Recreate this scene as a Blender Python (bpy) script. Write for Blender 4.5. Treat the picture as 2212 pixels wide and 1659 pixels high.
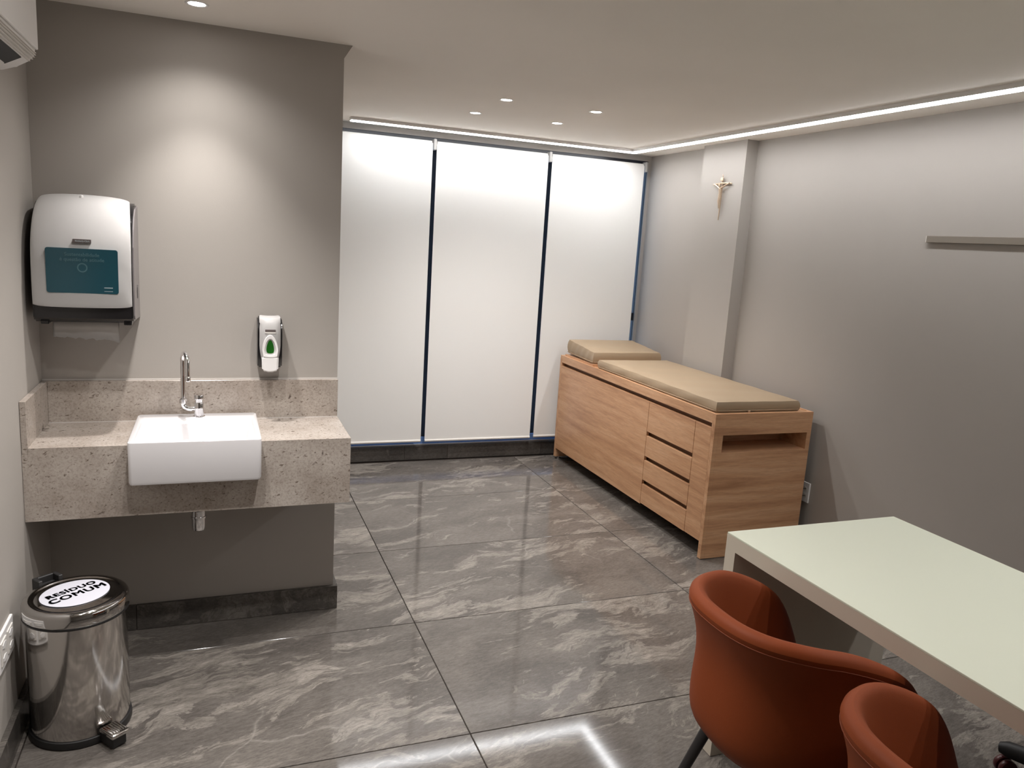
import bpy, bmesh, math, random
from mathutils import Vector, Matrix
random.seed(7)
for o in list(bpy.data.objects): bpy.data.objects.remove(o)
scene = bpy.context.scene
COL = scene.collection
PI = math.pi

# ------------------------------------------------------------------ camera
YAW, PITCH, ROLL, FPX = 0.3751722, -0.1838304, 0.0636435, 1660.20583
fw = Vector((math.sin(YAW)*math.cos(PITCH), math.cos(YAW)*math.cos(PITCH), math.sin(PITCH)))
rt = Vector((math.cos(YAW), -math.sin(YAW), 0)); up = rt.cross(fw)
r2 = math.cos(ROLL)*rt + math.sin(ROLL)*up; u2 = -math.sin(ROLL)*rt + math.cos(ROLL)*up
cam = bpy.data.cameras.new('camera'); camo = bpy.data.objects.new('camera', cam); COL.objects.link(camo)
cam.sensor_width = 36; cam.lens = FPX/2212*36; cam.clip_start = .02
camo.matrix_world = Matrix(((r2.x,u2.x,-fw.x,0),(r2.y,u2.y,-fw.y,0),(r2.z,u2.z,-fw.z,1.68),(0,0,0,1)))
scene.camera = camo

# ------------------------------------------------------------------ world and exposure
w = bpy.data.worlds.new('sky'); scene.world = w; w.use_nodes = True
bg = w.node_tree.nodes['Background']; bg.inputs[0].default_value = (.5, .7, 1, 1); bg.inputs[1].default_value = .3
vs = scene.view_settings
vs.view_transform = 'Standard'; vs.look = 'None'; vs.gamma = 1; vs.use_curve_mapping = False
vs.exposure = 2.42
LED_STRENGTH = 5.2          # emission of the strip diffusers
SINK_W, ROOM_W, DESK_W, DOOR_W = 11.0, 8.5, 1.8, 8.3   # downlight watts
LAMP = (1.0, .965, .945)

# ------------------------------------------------------------------ key dimensions (metres)
XL, XR, YW, YS, XS, ZC = -.61, 3.2356, 5.511, 3.284, .4885, 2.402
YB = -1.7

# ------------------------------------------------------------------ materials
MATS = {}
def srgb(r, g, b):
    f = lambda c: c/255/12.92 if c/255 <= .04045 else ((c/255+.055)/1.055)**2.4
    return (f(r), f(g), f(b), 1)
def mat(name, col, rough=.5, metal=0, **kw):
    m = bpy.data.materials.new(name); m.use_nodes = True
    b = m.node_tree.nodes['Principled BSDF']
    b.inputs['Base Color'].default_value = col if len(col) == 4 else (*col, 1)
    b.inputs['Roughness'].default_value = rough; b.inputs['Metallic'].default_value = metal
    for k, v in kw.items(): b.inputs[k.replace('_', ' ')].default_value = v
    MATS[name] = m; return m
def nt(m): return m.node_tree.nodes, m.node_tree.links, m.node_tree.nodes['Principled BSDF']
def node(m, typ, ins=None, **kw):
    n = m.node_tree.nodes.new(typ)
    for k, v in kw.items(): setattr(n, k, v)
    for k, v in (ins or {}).items():
        if hasattr(v, 'is_output') or isinstance(v, bpy.types.NodeSocket): m.node_tree.links.new(v, n.inputs[k])
        else: n.inputs[k].default_value = v
    return n
def ramp(m, fac, stops, interp='LINEAR'):
    n = node(m, 'ShaderNodeValToRGB', {0: fac}); e = n.color_ramp; e.interpolation = interp
    while len(e.elements) < len(stops): e.elements.new(.5)
    for el, (p, c) in zip(e.elements, stops): el.position = p; el.color = c if len(c) == 4 else (*c, 1)
    return n
def mixc(m, fac, a, b, blend='MIX'):
    n = node(m, 'ShaderNodeMix', data_type='RGBA', blend_type=blend)
    for i, v in ((0, fac), (6, a), (7, b)):
        if isinstance(v, bpy.types.NodeSocket): m.node_tree.links.new(v, n.inputs[i])
        else: n.inputs[i].default_value = v
    return n.outputs[2]
def mapping(m, src, scale=(1, 1, 1), rot=(0, 0, 0), loc=(0, 0, 0)):
    return node(m, 'ShaderNodeMapping', {0: src, 1: loc, 2: rot, 3: scale}).outputs[0]
def objco(m): return node(m, 'ShaderNodeTexCoord').outputs['Object']
def noise(m, vec, scale, detail=4, rough=.5, dist=0):
    return node(m, 'ShaderNodeTexNoise', {'Vector': vec, 'Scale': scale, 'Detail': detail, 'Roughness': rough, 'Distortion': dist}).outputs[0]
def bump(m, h, strength=.1, dist=.01):
    b = node(m, 'ShaderNodeBump', {'Height': h, 'Strength': strength, 'Distance': dist})
    m.node_tree.links.new(b.outputs[0], nt(m)[2].inputs['Normal'])

# painted plaster
def paint(name, col):
    m = mat(name, col, .75); v = objco(m)
    n1 = noise(m, v, 1.3, 3)
    c = mixc(m, ramp(m, n1, [(.3, (0, 0, 0)), (.7, (1, 1, 1))]).outputs[0], col, tuple(x*.95 for x in col[:3])+(1,))
    nt(m)[1].new(c, nt(m)[2].inputs['Base Color']); bump(m, noise(m, v, 260, 2), .06, .002); return m
M_WALL = paint('greige wall paint', srgb(171, 165, 158))
M_CEIL = paint('white ceiling paint', srgb(246, 240, 232))
M_WHITE = mat('white plastic', srgb(236, 234, 232), .35)
M_OFFW = mat('off white plastic', srgb(222, 218, 212), .4)
M_CER = mat('white glazed ceramic', srgb(220, 218, 219), .1, Coat_Weight=.3)
M_BLACK = mat('black glossy plastic', (.012, .011, .012, 1), .18)
M_BLACKM = mat('black matt plastic', (.018, .017, .017, 1), .5)
M_GREY = mat('smoke grey plastic', srgb(128, 122, 122), .25)
M_CHROME = mat('chrome', (.86, .86, .88, 1), .06, 1)
M_STEEL = mat('polished stainless steel', (.62, .6, .58, 1), .11, 1)
M_STEELT = mat('mirror steel lid', (.5, .49, .48, 1), .07, 1)
M_FRAME = mat('black window aluminium', (.012, .014, .022, 1), .35)
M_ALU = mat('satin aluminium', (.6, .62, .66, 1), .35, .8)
M_TRACK = mat('aluminium with painted daylight blue', srgb(118, 152, 205), .3, .4)  # daylight showing below the blinds is put into this blue
M_BRACK = mat('grey blind bracket plastic', srgb(170, 168, 165), .4)
M_BRONZE = mat('bronze metal', srgb(206, 184, 160), .35, .6)
M_RED = mat('dark maroon caster', srgb(90, 35, 38), .35)
M_GREEN = mat('green translucent window', srgb(32, 96, 28), .2)
M_INK = mat('black sticker ink', (.006, .006, .012, 1), .5)
M_PAPER = mat('white paper', srgb(232, 228, 224), .8)
M_STICK = mat('white sticker', srgb(205, 205, 214), .4)
M_HOLE = mat('dark socket hole', (.004, .004, .004, 1), .7)
M_TEAL = mat('teal smoked window', srgb(28, 72, 84), .16)
M_TEALTX = mat('pale teal print', srgb(70, 106, 114), .3)
M_PALETX = mat('pale grey print', srgb(170, 182, 186), .4)
M_GREYTX = mat('grey print', srgb(120, 112, 108), .5)
M_BADGE = mat('brown grey badge', srgb(98, 88, 86), .35)
M_GROUT = mat('dark grout', srgb(58, 50, 44), .8)
M_CAULK = mat('white caulk', srgb(205, 200, 195), .6)
M_LEG = mat('charcoal powder coated metal', srgb(52, 50, 50), .4, .3)
M_DESK = mat('cream lacquered desk side', srgb(206, 196, 180), .35)
M_DESKT = mat('pale mint desk top', srgb(222, 226, 208), .22)
M_TAUPE = mat('taupe ledge', srgb(128, 119, 108), .5)
M_ACD = mat('air outlet black', (.01, .01, .01, 1), .6)

# emissive diffusers
def emit(name, col, s):
    m = bpy.data.materials.new(name); m.use_nodes = True
    b = nt(m)[2]; b.inputs['Base Color'].default_value = (.8, .8, .8, 1)
    b.inputs['Emission Color'].default_value = (*col, 1); b.inputs['Emission Strength'].default_value = s
    return m
M_LED = emit('led strip diffuser', (.97, .98, 1), LED_STRENGTH)
M_LENS = emit('downlight lens', (1, .95, .9), 12)

# roller blind fabric: diffuse with a little light passing through
M_BLIND = bpy.data.materials.new('white roller blind fabric'); M_BLIND.use_nodes = True
_n = M_BLIND.node_tree; _b = _n.nodes['Principled BSDF']
_b.inputs['Base Color'].default_value = srgb(246, 245, 242); _b.inputs['Roughness'].default_value = .8
_t = node(M_BLIND, 'ShaderNodeBsdfTranslucent', {0: (.95, .9, .82, 1)})
_mx = node(M_BLIND, 'ShaderNodeMixShader', {0: .12, 1: _b.outputs[0], 2: _t.outputs[0]})
_n.links.new(_mx.outputs[0], _n.nodes['Material Output'].inputs[0])
_w = node(M_BLIND, 'ShaderNodeTexWave', {0: mapping(M_BLIND, objco(M_BLIND), (1, 1, 1)), 'Scale': 180.0}, bands_direction='Z').outputs[0]
bump(M_BLIND, _w, .04, .001)
# window glass
M_GLASS = bpy.data.materials.new('window glass'); M_GLASS.use_nodes = True
_n = M_GLASS.node_tree
_tr = node(M_GLASS, 'ShaderNodeBsdfTransparent', {0: (.9, .94, .98, 1)}); _gl = node(M_GLASS, 'ShaderNodeBsdfGlossy', {'Roughness': .03})
_fr = node(M_GLASS, 'ShaderNodeFresnel', {0: 1.45})
_mx = node(M_GLASS, 'ShaderNodeMixShader', {0: _fr.outputs[0], 1: _tr.outputs[0], 2: _gl.outputs[0]})
_n.links.new(_mx.outputs[0], _n.nodes['Material Output'].inputs[0])

# dark marbled stone porcelain tile
def stone(name, dark=1.0, rough=.2, per_object=True):
    m = mat(name, (.1, .1, .1, 1), rough); N, Lk, B = nt(m)
    v = objco(m)
    if per_object:
        rnd = node(m, 'ShaderNodeObjectInfo').outputs['Random']
        off = node(m, 'ShaderNodeCombineXYZ', {0: node(m, 'ShaderNodeMath', {0: rnd, 1: 37.0}, operation='MULTIPLY').outputs[0],
              1: node(m, 'ShaderNodeMath', {0: rnd, 1: 91.0}, operation='MULTIPLY').outputs[0], 2: rnd}).outputs[0]
        v = node(m, 'ShaderNodeVectorMath', {0: v, 1: off}, operation='ADD').outputs[0]
    vr = mapping(m, v, (1, 1, 1), (0, 0, -.26))
    # domain warp
    wz = node(m, 'ShaderNodeTexNoise', {'Vector': vr, 'Scale': 2.2, 'Detail': 3.0}).outputs[1]
    wv = node(m, 'ShaderNodeVectorMath', {0: wz, 1: (.5, .5, .5)}, operation='SUBTRACT').outputs[0]
    wv = node(m, 'ShaderNodeVectorMath', {0: wv, 3: .34}, operation='SCALE').outputs[0]
    vw = node(m, 'ShaderNodeVectorMath', {0: vr, 1: wv}, operation='ADD').outputs[0]
    # large smooth tone
    tone = noise(m, mapping(m, vw, (1.2, 3.0, 1)), 1.6, 8, .65)
    c = ramp(m, tone, [(.3, srgb(88*dark, 83*dark, 79*dark)), (.7, srgb(122*dark, 116*dark, 110*dark))]).outputs[0]
    # light streaky patches with hard ragged edges, strong in some tiles only
    pt = noise(m, mapping(m, vw, (1.5, 5.2, 1)), 2.2, 10, .68, .35)
    zone = noise(m, mapping(m, vr, (.9, 1.9, 1)), 1.3, 2)
    ps = node(m, 'ShaderNodeMath', {0: pt, 1: node(m, 'ShaderNodeMath', {0: zone, 1: .6}, operation='MULTIPLY').outputs[0]}, operation='ADD').outputs[0]
    pm = ramp(m, ps, [(.845, (0, 0, 0)), (.862, (.62, .62, .62)), (.95, (1, 1, 1))]).outputs[0]
    pc = ramp(m, noise(m, mapping(m, vw, (3, 14, 1)), 3, 6, .7), [(.35, srgb(126*dark, 120*dark, 113*dark)), (.65, srgb(156*dark, 149*dark, 141*dark))]).outputs[0]
    c = mixc(m, pm, c, pc)
    # dark thin crack lines inside the streaks
    ln = noise(m, mapping(m, vw, (1.6, 9, 1)), 3.6, 6, .65, .6)
    lm = ramp(m, ln, [(.482, (0, 0, 0)), (.5, (1, 1, 1)), (.518, (0, 0, 0))]).outputs[0]
    lmm = node(m, 'ShaderNodeMath', {0: lm, 1: node(m, 'ShaderNodeMath', {0: pm, 1: .6}, operation='MULTIPLY').outputs[0]}, operation='MULTIPLY').outputs[0]
    c = mixc(m, lmm, c, srgb(80*dark, 74*dark, 68*dark))
    # rare pale veins
    vo = node(m, 'ShaderNodeTexVoronoi', {'Vector': mapping(m, vw, (.8, 1.5, 1)), 'Scale': 1.4}, feature='DISTANCE_TO_EDGE').outputs[0]
    vm = ramp(m, vo, [(0, (1, 1, 1)), (.004, (.5, .5, .5)), (.010, (0, 0, 0))]).outputs[0]
    vk = ramp(m, noise(m, vr, 1.7, 2), [(.56, (0, 0, 0)), (.68, (.55, .55, .55))]).outputs[0]
    vmm = node(m, 'ShaderNodeMath', {0: vm, 1: vk}, operation='MULTIPLY').outputs[0]
    c = mixc(m, vmm, c, srgb(160*dark, 154*dark, 147*dark))
    # short directional streaks and fine grain
    g = noise(m, mapping(m, vr, (16, 62, 40)), 2.0, 6, .8)
    gm = ramp(m, g, [(.3, (.66, .66, .66)), (.5, (.98, .98, .98)), (.7, (1.32, 1.32, 1.32))]).outputs[0]
    c = mixc(m, 1.0, c, gm, 'MULTIPLY')
    sp = noise(m, mapping(m, vr, (70, 110, 70)), 2.0, 3, .7)
    c = mixc(m, ramp(m, sp, [(.66, (0, 0, 0)), (.72, (.45, .45, .45))]).outputs[0], c, srgb(168*dark, 162*dark, 156*dark))
    B.inputs['Specular IOR Level'].default_value = .38
    Lk.new(c, B.inputs['Base Color'])
    Lk.new(ramp(m, g, [(.3, (rough+.012,)*3), (.7, (rough-.008,)*3)]).outputs[0], B.inputs['Roughness'])
    bump(m, g, .006, .0004)
    return m
M_TILE = stone('grey marbled stone floor tile', .96, .075)
M_BASE = stone('dark stone skirting tile', .74, .2)

# beige speckled granite
def granite():
    m = mat('beige speckled granite', (.4, .35, .3, 1), .22); N, Lk, B = nt(m); v = objco(m)
    v = mapping(m, v, (1, 1, 1), (.3, .2, .5))
    c = ramp(m, noise(m, v, 5, 5, .6), [(.35, srgb(158, 147, 137)), (.65, srgb(182, 173, 164))]).outputs[0]
    f = noise(m, v, 130, 3, .7)
    c = mixc(m, 1.0, c, ramp(m, f, [(.3, (.72, .70, .68)), (.5, (1, 1, 1)), (.75, (1.14, 1.14, 1.14))]).outputs[0], 'MULTIPLY')
    vs_ = mapping(m, v, (1, 1, 2.2))
    s1 = noise(m, vs_, 62, 2, .5, .6); k1 = ramp(m, s1, [(.655, (0, 0, 0)), (.69, (.8, .8, .8))]).outputs[0]
    c = mixc(m, k1, c, srgb(98, 84, 74))
    s2 = noise(m, v, 30, 3, .6, .5); z2 = noise(m, v, 4.5, 2)
    k2 = ramp(m, node(m, 'ShaderNodeMath', {0: node(m, 'ShaderNodeMath', {0: s2, 1: z2}, operation='ADD').outputs[0], 1: .5}, operation='MULTIPLY').outputs[0], [(.64, (0, 0, 0)), (.67, (.85, .85, .85))]).outputs[0]
    c = mixc(m, k2, c, srgb(84, 72, 64))
    Lk.new(c, B.inputs['Base Color']); return m
M_GRAN = granite()

# oak laminate, grain running along one local axis
def wood(name, axis):
    m = mat(name, (.4, .25, .15, 1), .42); N, Lk, B = nt(m); v = objco(m)
    long_, cross = .9, 13.0
    sc = {'x': (long_, cross, cross), 'y': (cross, long_, cross)}[axis]
    vv = mapping(m, v, sc)
    n1 = noise(m, vv, 1.4, 6, .6, .5); n2 = noise(m, mapping(m, v, tuple(s*6 for s in sc)), 2.5, 3, .7)
    c = ramp(m, n1, [(.28, srgb(166, 120, 86)), (.5, srgb(198, 152, 114)), (.72, srgb(212, 170, 134))]).outputs[0]
    c = mixc(m, 1.0, c, ramp(m, n2, [(.3, (.84, .82, .8)), (.6, (1.03, 1.03, 1.03))]).outputs[0], 'MULTIPLY')
    Lk.new(c, B.inputs['Base Color']); bump(m, n2, .04, .001); return m
M_WOODY = wood('oak laminate lengthwise grain', 'y')
M_WOODX = wood('oak laminate crosswise grain', 'x')
M_WOODD = mat('oak with painted groove shade', srgb(140, 98, 68), .5)  # oak darkened in its colour to deepen the shade inside the grooves
# leatherettes
def leather(name, col, rough, sc=420):
    m = mat(name, col, rough); N, Lk, B = nt(m); v = objco(m)
    n1 = noise(m, v, 3, 3)
    Lk.new(mixc(m, n1, tuple(x*.92 for x in col[:3])+(1,), col), B.inputs['Base Color'])
    vo = node(m, 'ShaderNodeTexVoronoi', {'Vector': v, 'Scale': float(sc)}).outputs[0]
    bump(m, vo, .08, .001); return m
M_PAD = leather('beige leatherette', srgb(162, 141, 115), .48)
M_PADS = mat('beige seam welt', srgb(168, 146, 120), .55)
M_ORANGE = leather('burnt orange leatherette', srgb(134, 62, 26), .62)
M_ORANGE.node_tree.nodes['Principled BSDF'].inputs['Specular IOR Level'].default_value = .25
M_SEAM = mat('orange stitching', srgb(126, 58, 26), .65)

# ------------------------------------------------------------------ mesh helpers
def box(bm, x0, y0, z0, x1, y1, z1):
    v = [bm.verts.new(p) for p in ((x0,y0,z0),(x1,y0,z0),(x1,y1,z0),(x0,y1,z0),(x0,y0,z1),(x1,y0,z1),(x1,y1,z1),(x0,y1,z1))]
    for f in ((0,3,2,1),(4,5,6,7),(0,1,5,4),(1,2,6,5),(2,3,7,6),(3,0,4,7)): bm.faces.new([v[i] for i in f])
    return v
def bmbox(*a, bev=0, seg=2):
    bm = bmesh.new(); box(bm, *a)
    if bev: bmesh.ops.bevel(bm, geom=list(bm.edges), offset=bev, segments=seg, profile=.5, affect='EDGES')
    return bm
def ring_bridge(bm, rings, close_u=True, cap0=False, cap1=False):
    n = len(rings[0])
    for a, b in zip(rings, rings[1:]):
        for i in range(n if close_u else n-1):
            j = (i+1) % n
            try: bm.faces.new((a[i], a[j], b[j], b[i]))
            except ValueError: pass
    if cap0: bm.faces.new(list(reversed(rings[0])))
    if cap1: bm.faces.new(rings[-1])
def lathe(bm, prof, c=(0, 0, 0), seg=32, axis='z', cap0=True, cap1=True):
    rings = []
    for r, h in prof:
        rr = []
        for i in range(seg):
            a = 2*PI*i/seg; x, y = max(r, 1e-4)*math.cos(a), max(r, 1e-4)*math.sin(a)
            p = {'z': (x, y, h), 'y': (x, h, -y), 'x': (h, x, y)}[axis]
            rr.append(bm.verts.new((c[0]+p[0], c[1]+p[1], c[2]+p[2])))
        rings.append(rr)
    ring_bridge(bm, rings, True, cap0, cap1); return rings
def tube(bm, pts, rad, seg=14):
    pts = [Vector(p) for p in pts]; rings = []
    ref = Vector((.13, .31, .94)).normalized(); nrm = None
    for i, p in enumerate(pts):
        d = ((pts[min(i+1, len(pts)-1)]-pts[max(i-1, 0)])).normalized()
        if nrm is None: nrm = (ref - d*ref.dot(d)).normalized()
        else: nrm = (nrm - d*nrm.dot(d)).normalized()
        b = d.cross(nrm); r = rad[i] if isinstance(rad, (list, tuple)) else rad
        rings.append([bm.verts.new(p + r*(math.cos(2*PI*k/seg)*nrm + math.sin(2*PI*k/seg)*b)) for k in range(seg)])
    ring_bridge(bm, rings, True, True, True)
def extrude_poly(bm, pts, vec):
    a = [bm.verts.new(p) for p in pts]; b = [bm.verts.new(Vector(p)+Vector(vec)) for p in pts]
    n = len(a); bm.faces.new(a); bm.faces.new(list(reversed(b)))
    for i in range(n): bm.faces.new((a[i], b[i], b[(i+1) % n], a[(i+1) % n]))
def rrect(w, h, r, seg=5, cx=0, cy=0):
    out = []
    for sx, sy, a0 in ((1,1,0),(-1,1,90),(-1,-1,180),(1,-1,270)):
        for k in range(seg+1):
            a = math.radians(a0+90*k/seg); out.append((cx+sx*(w/2-r)+r*math.cos(a), cy+sy*(h/2-r)+r*math.sin(a)))
    return out
def link(name, bm, m, parent=None, smooth=False, base=(0, 0, 0), sub=0):
    bmesh.ops.recalc_face_normals(bm, faces=list(bm.faces))
    if base != (0, 0, 0): bmesh.ops.translate(bm, verts=list(bm.verts), vec=-Vector(base))
    me = bpy.data.meshes.new(name); bm.to_mesh(me); bm.free()
    o = bpy.data.objects.new(name, me); COL.objects.link(o); me.materials.append(m)
    if smooth:
        for p in me.polygons: p.use_smooth = True
        if smooth == 'auto':
            try:
                me.set_sharp_from_angle(angle=math.radians(38))
            except Exception: pass
    if sub:
        s = o.modifiers.new('subdivision', 'SUBSURF'); s.levels = sub; s.render_levels = sub
    if parent: o.parent = parent
    return o
class Thing:
    """an Empty at the thing's base; parts are modelled in world coordinates and moved under it"""
    def __init__(s, name, label, cat, base, group=None, rotz=0):
        s.base = tuple(base); s.o = bpy.data.objects.new(name, None); COL.objects.link(s.o)
        s.o.empty_display_size = .05; s.o.location = base; s.o.rotation_euler.z = rotz
        tag(s.o, label, cat, group)
    def part(s, name, bm, m, smooth=False, sub=0, label=None, parent=None):
        o = link(name, bm, m, parent or s.o, smooth, s.base, sub)
        if label: o['label'] = label
        return o
def tag(o, label, cat, group=None):
    o['label'] = label; o['category'] = cat
    if group: o['group'] = group
    return o
def struct(name, bm, m, parent=None, **k):
    o = link(name, bm, m, parent, **k)
    if not parent: o['kind'] = 'structure'
    return o
def copy_tree(o, parent=None):
    c = o.copy(); COL.objects.link(c)
    if parent: c.parent = parent
    for ch in [x for x in bpy.data.objects if x.parent == o]: copy_tree(ch, c)
    return c
def text_bm(s, size, bold=0, depth=.0004, align='CENTER', space=1.0):
    """flat lettering as a thin mesh, in its own xy plane"""
    cu = bpy.data.curves.new('lettering', 'FONT'); cu.body = s; cu.size = size; cu.offset = bold; cu.extrude = depth
    cu.space_character = space; cu.align_x = align; cu.align_y = 'CENTER'; cu.resolution_u = 4
    o = bpy.data.objects.new('lettering', cu); COL.objects.link(o)
    dg = bpy.context.evaluated_depsgraph_get(); dg.update()
    me = bpy.data.meshes.new_from_object(o.evaluated_get(dg)); bm = bmesh.new(); bm.from_mesh(me)
    bpy.data.objects.remove(o); bpy.data.curves.remove(cu); bpy.data.meshes.remove(me)
    return bm
def place(bm, M): bmesh.ops.transform(bm, matrix=M, verts=list(bm.verts)); return bm
def frame(o, ux, uy):
    ux = Vector(ux).normalized(); uy = Vector(uy).normalized(); uz = ux.cross(uy)
    return Matrix(((ux.x,uy.x,uz.x,o[0]),(ux.y,uy.y,uz.y,o[1]),(ux.z,uy.z,uz.z,o[2]),(0,0,0,1)))

# ================================================================== THE ROOM
floor = struct('floor', bmbox(XL-.15, YB-.15, -.12, XR+.15, YW+.25, -.006), M_GROUT)
SX, SY, XT, YT = 1.3943, .8029, .8132, 2.2477
tile_me = None
tmp = bmbox(-SX/2+.0019, -SY/2+.0019, -.006, SX/2-.0019, SY/2-.0019, 0, bev=.0012, seg=1)
tile_me = bpy.data.meshes.new('tile'); tmp.to_mesh(tile_me); tmp.free(); tile_me.materials.append(M_TILE)
for i in range(-1, 3):
    for j in range(-5, 5):
        x0, x1 = XT+(i-1)*SX, XT+i*SX; y0, y1 = YT+(j-1)*SY, YT+j*SY
        cx0, cx1, cy0, cy1 = max(x0, XL), min(x1, XR), max(y0, YB), min(y1, YW)
        if cx1-cx0 < .02 or cy1-cy0 < .02: continue
        if cx0 >= x0-1e-6 and (cx0, cx1, cy0, cy1) == (x0, x1, y0, y1):
            o = bpy.data.objects.new('tile', tile_me)
        else:   # cut tile at a wall
            b = bmbox(cx0-(x0+x1)/2+.0019, cy0-(y0+y1)/2+.0019, -.006, cx1-(x0+x1)/2-.0019, cy1-(y0+y1)/2-.0019, 0, bev=.0008, seg=1)
            me = bpy.data.meshes.new('tile'); b.to_mesh(me); b.free(); me.materials.append(M_TILE)
            o = bpy.data.objects.new('tile', me)
        COL.objects.link(o); o.location = ((x0+x1)/2, (y0+y1)/2, 0); o.parent = floor
struct('ceiling', bmbox(XL-.15, YB-.15, ZC, XR+.15, YW+.25, ZC+.12), M_CEIL)
struct('wall_left', bmbox(XL-.12, YB-.12, 0, XL, YS, ZC), M_WALL)
struct('wall_right', bmbox(XR, YB-.12, 0, XR+.12, YW, ZC), M_WALL)
struct('wall_back', bmbox(XL, YB-.12, 0, XR, YB, ZC), M_WALL)
struct('wall_sink', bmbox(XL-.12, YS, 0, XS, YW, ZC), M_WALL)
struct('wall_pilaster', bmbox(3.15, 4.208, 0, XR, 4.675, ZC), M_WALL)
# window wall: lintel, strip beside the window and parapet around one wide opening
WX0, WX1, WZ0, WZ1 = XS, 3.208, .114, 2.362
bm = bmesh.new()
box(bm, XL-.12, YW, WZ1, XR+.12, YW+.2, ZC); box(bm, WX1, YW, 0, XR+.12, YW+.2, WZ1)
box(bm, XL-.12, YW, 0, WX1, YW+.2, WZ0); box(bm, XL-.12, YW, WZ0, WX0, YW+.2, WZ1)
struct('wall_window', bm, M_WALL)
# plaster cornice running along the top of the sink wall's return
bm = bmesh.new(); extrude_poly(bm, [(XS, YS, ZC), (XS+.033, YS, ZC), (XS, YS, ZC-.052)], (0, YW-YS, 0))
struct('trim_1', bm, M_WALL)
# window: black aluminium frame, mullions, a transom and panes
win = bpy.data.objects.new('window_1', None); COL.objects.link(win); win['kind'] = 'structure'; win.location = ((WX0+WX1)/2, YW+.08, WZ0)
wb = tuple(win.location)
def wpart(name, bm, m): return link(name, bm, m, win, base=wb)
bm = bmesh.new(); y0, y1 = YW+.014, YW+.064
box(bm, WX0, y0, WZ1-.06, WX1, y1, WZ1)
box(bm, WX0, y0, WZ0+.06, WX0+.04, y1, WZ1-.06); box(bm, WX1-.002, y0, WZ0+.06, WX1, y1, WZ1-.06)
wpart('window_frame', bm, M_FRAME)
MX = (1.470, 2.366)
wpart('bottom_track', bmbox(WX0, y0-.006, WZ0+.008, WX1, y1, WZ0+.06, bev=.002, seg=1), M_TRACK)  # plain bottom rail, its blue painted on as a strip of daylight
for x in MX: wpart('mullion', bmbox(x-.033, y0-.004, WZ0+.06, x+.033, y1, WZ1-.06), M_FRAME)
edges = [WX0+.04, MX[0]-.033, MX[0]+.033, MX[1]-.033, MX[1]+.033, WX1-.002]
for a, b in zip(edges[::2], edges[1::2]):
    wpart('transom', bmbox(a, y0+.005, 1.10, b, y1-.005, 1.16), M_FRAME)
    wpart('pane', bmbox(a, y0+.006, WZ0+.06, b, y0+.012, 1.10), M_GLASS)
    wpart('pane', bmbox(a, y0+.006, 1.16, b, y0+.012, WZ1-.06), M_GLASS)
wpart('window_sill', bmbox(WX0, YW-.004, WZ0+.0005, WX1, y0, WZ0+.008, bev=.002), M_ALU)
# skirting tiles
def skirting(name, axis, c, front, splits, h=.109, t=.018):
    """axis x: runs along x in front of plane y=c; front = direction into the room"""
    lo, hi = splits[0], splits[-1]
    def bx(a, b, z0, z1, th):
        if axis == 'x': return bmbox(a, min(c, c+front*th), z0, b, max(c, c+front*th), z1, bev=.001, seg=1)
        return bmbox(min(c, c+front*th), a, z0, max(c, c+front*th), b, z1, bev=.001, seg=1)
    root = struct(name, bx(lo, hi, .001, h-.002, t*.7), M_GROUT)
    for a, b in zip(splits, splits[1:]):
        g = bx(a+.001, b-.001, .0015, h, t); cx = [(v.co.x, v.co.y) for v in g.verts]
        mx, my = sum(p[0] for p in cx)/len(cx), sum(p[1] for p in cx)/len(cx)
        bmesh.ops.translate(g, verts=list(g.verts), vec=(-mx, -my, 0))
        o = link('tile', g, M_BASE, root); o.location = (mx, my, 0)
    return root
skirting('baseboard_sink', 'x', YS, -1, [XL+.02, -.31, XS+.018])
skirting('baseboard_side', 'y', XS, 1, [YS, 4.1, 4.9, YW-.02])
skirting('baseboard_window', 'x', YW, -1, [XS+.02, 1.328, 1.666, 2.446, XR-.02])
skirting('baseboard_left', 'y', XL, 1, [YB, -.9, -.1, .7, 1.5, 2.45, YS])
skirting('baseboard_right', 'y', XR, -1, [YB, -.8, .0, .8, 1.6, 2.4, 3.2, 4.208])

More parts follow.
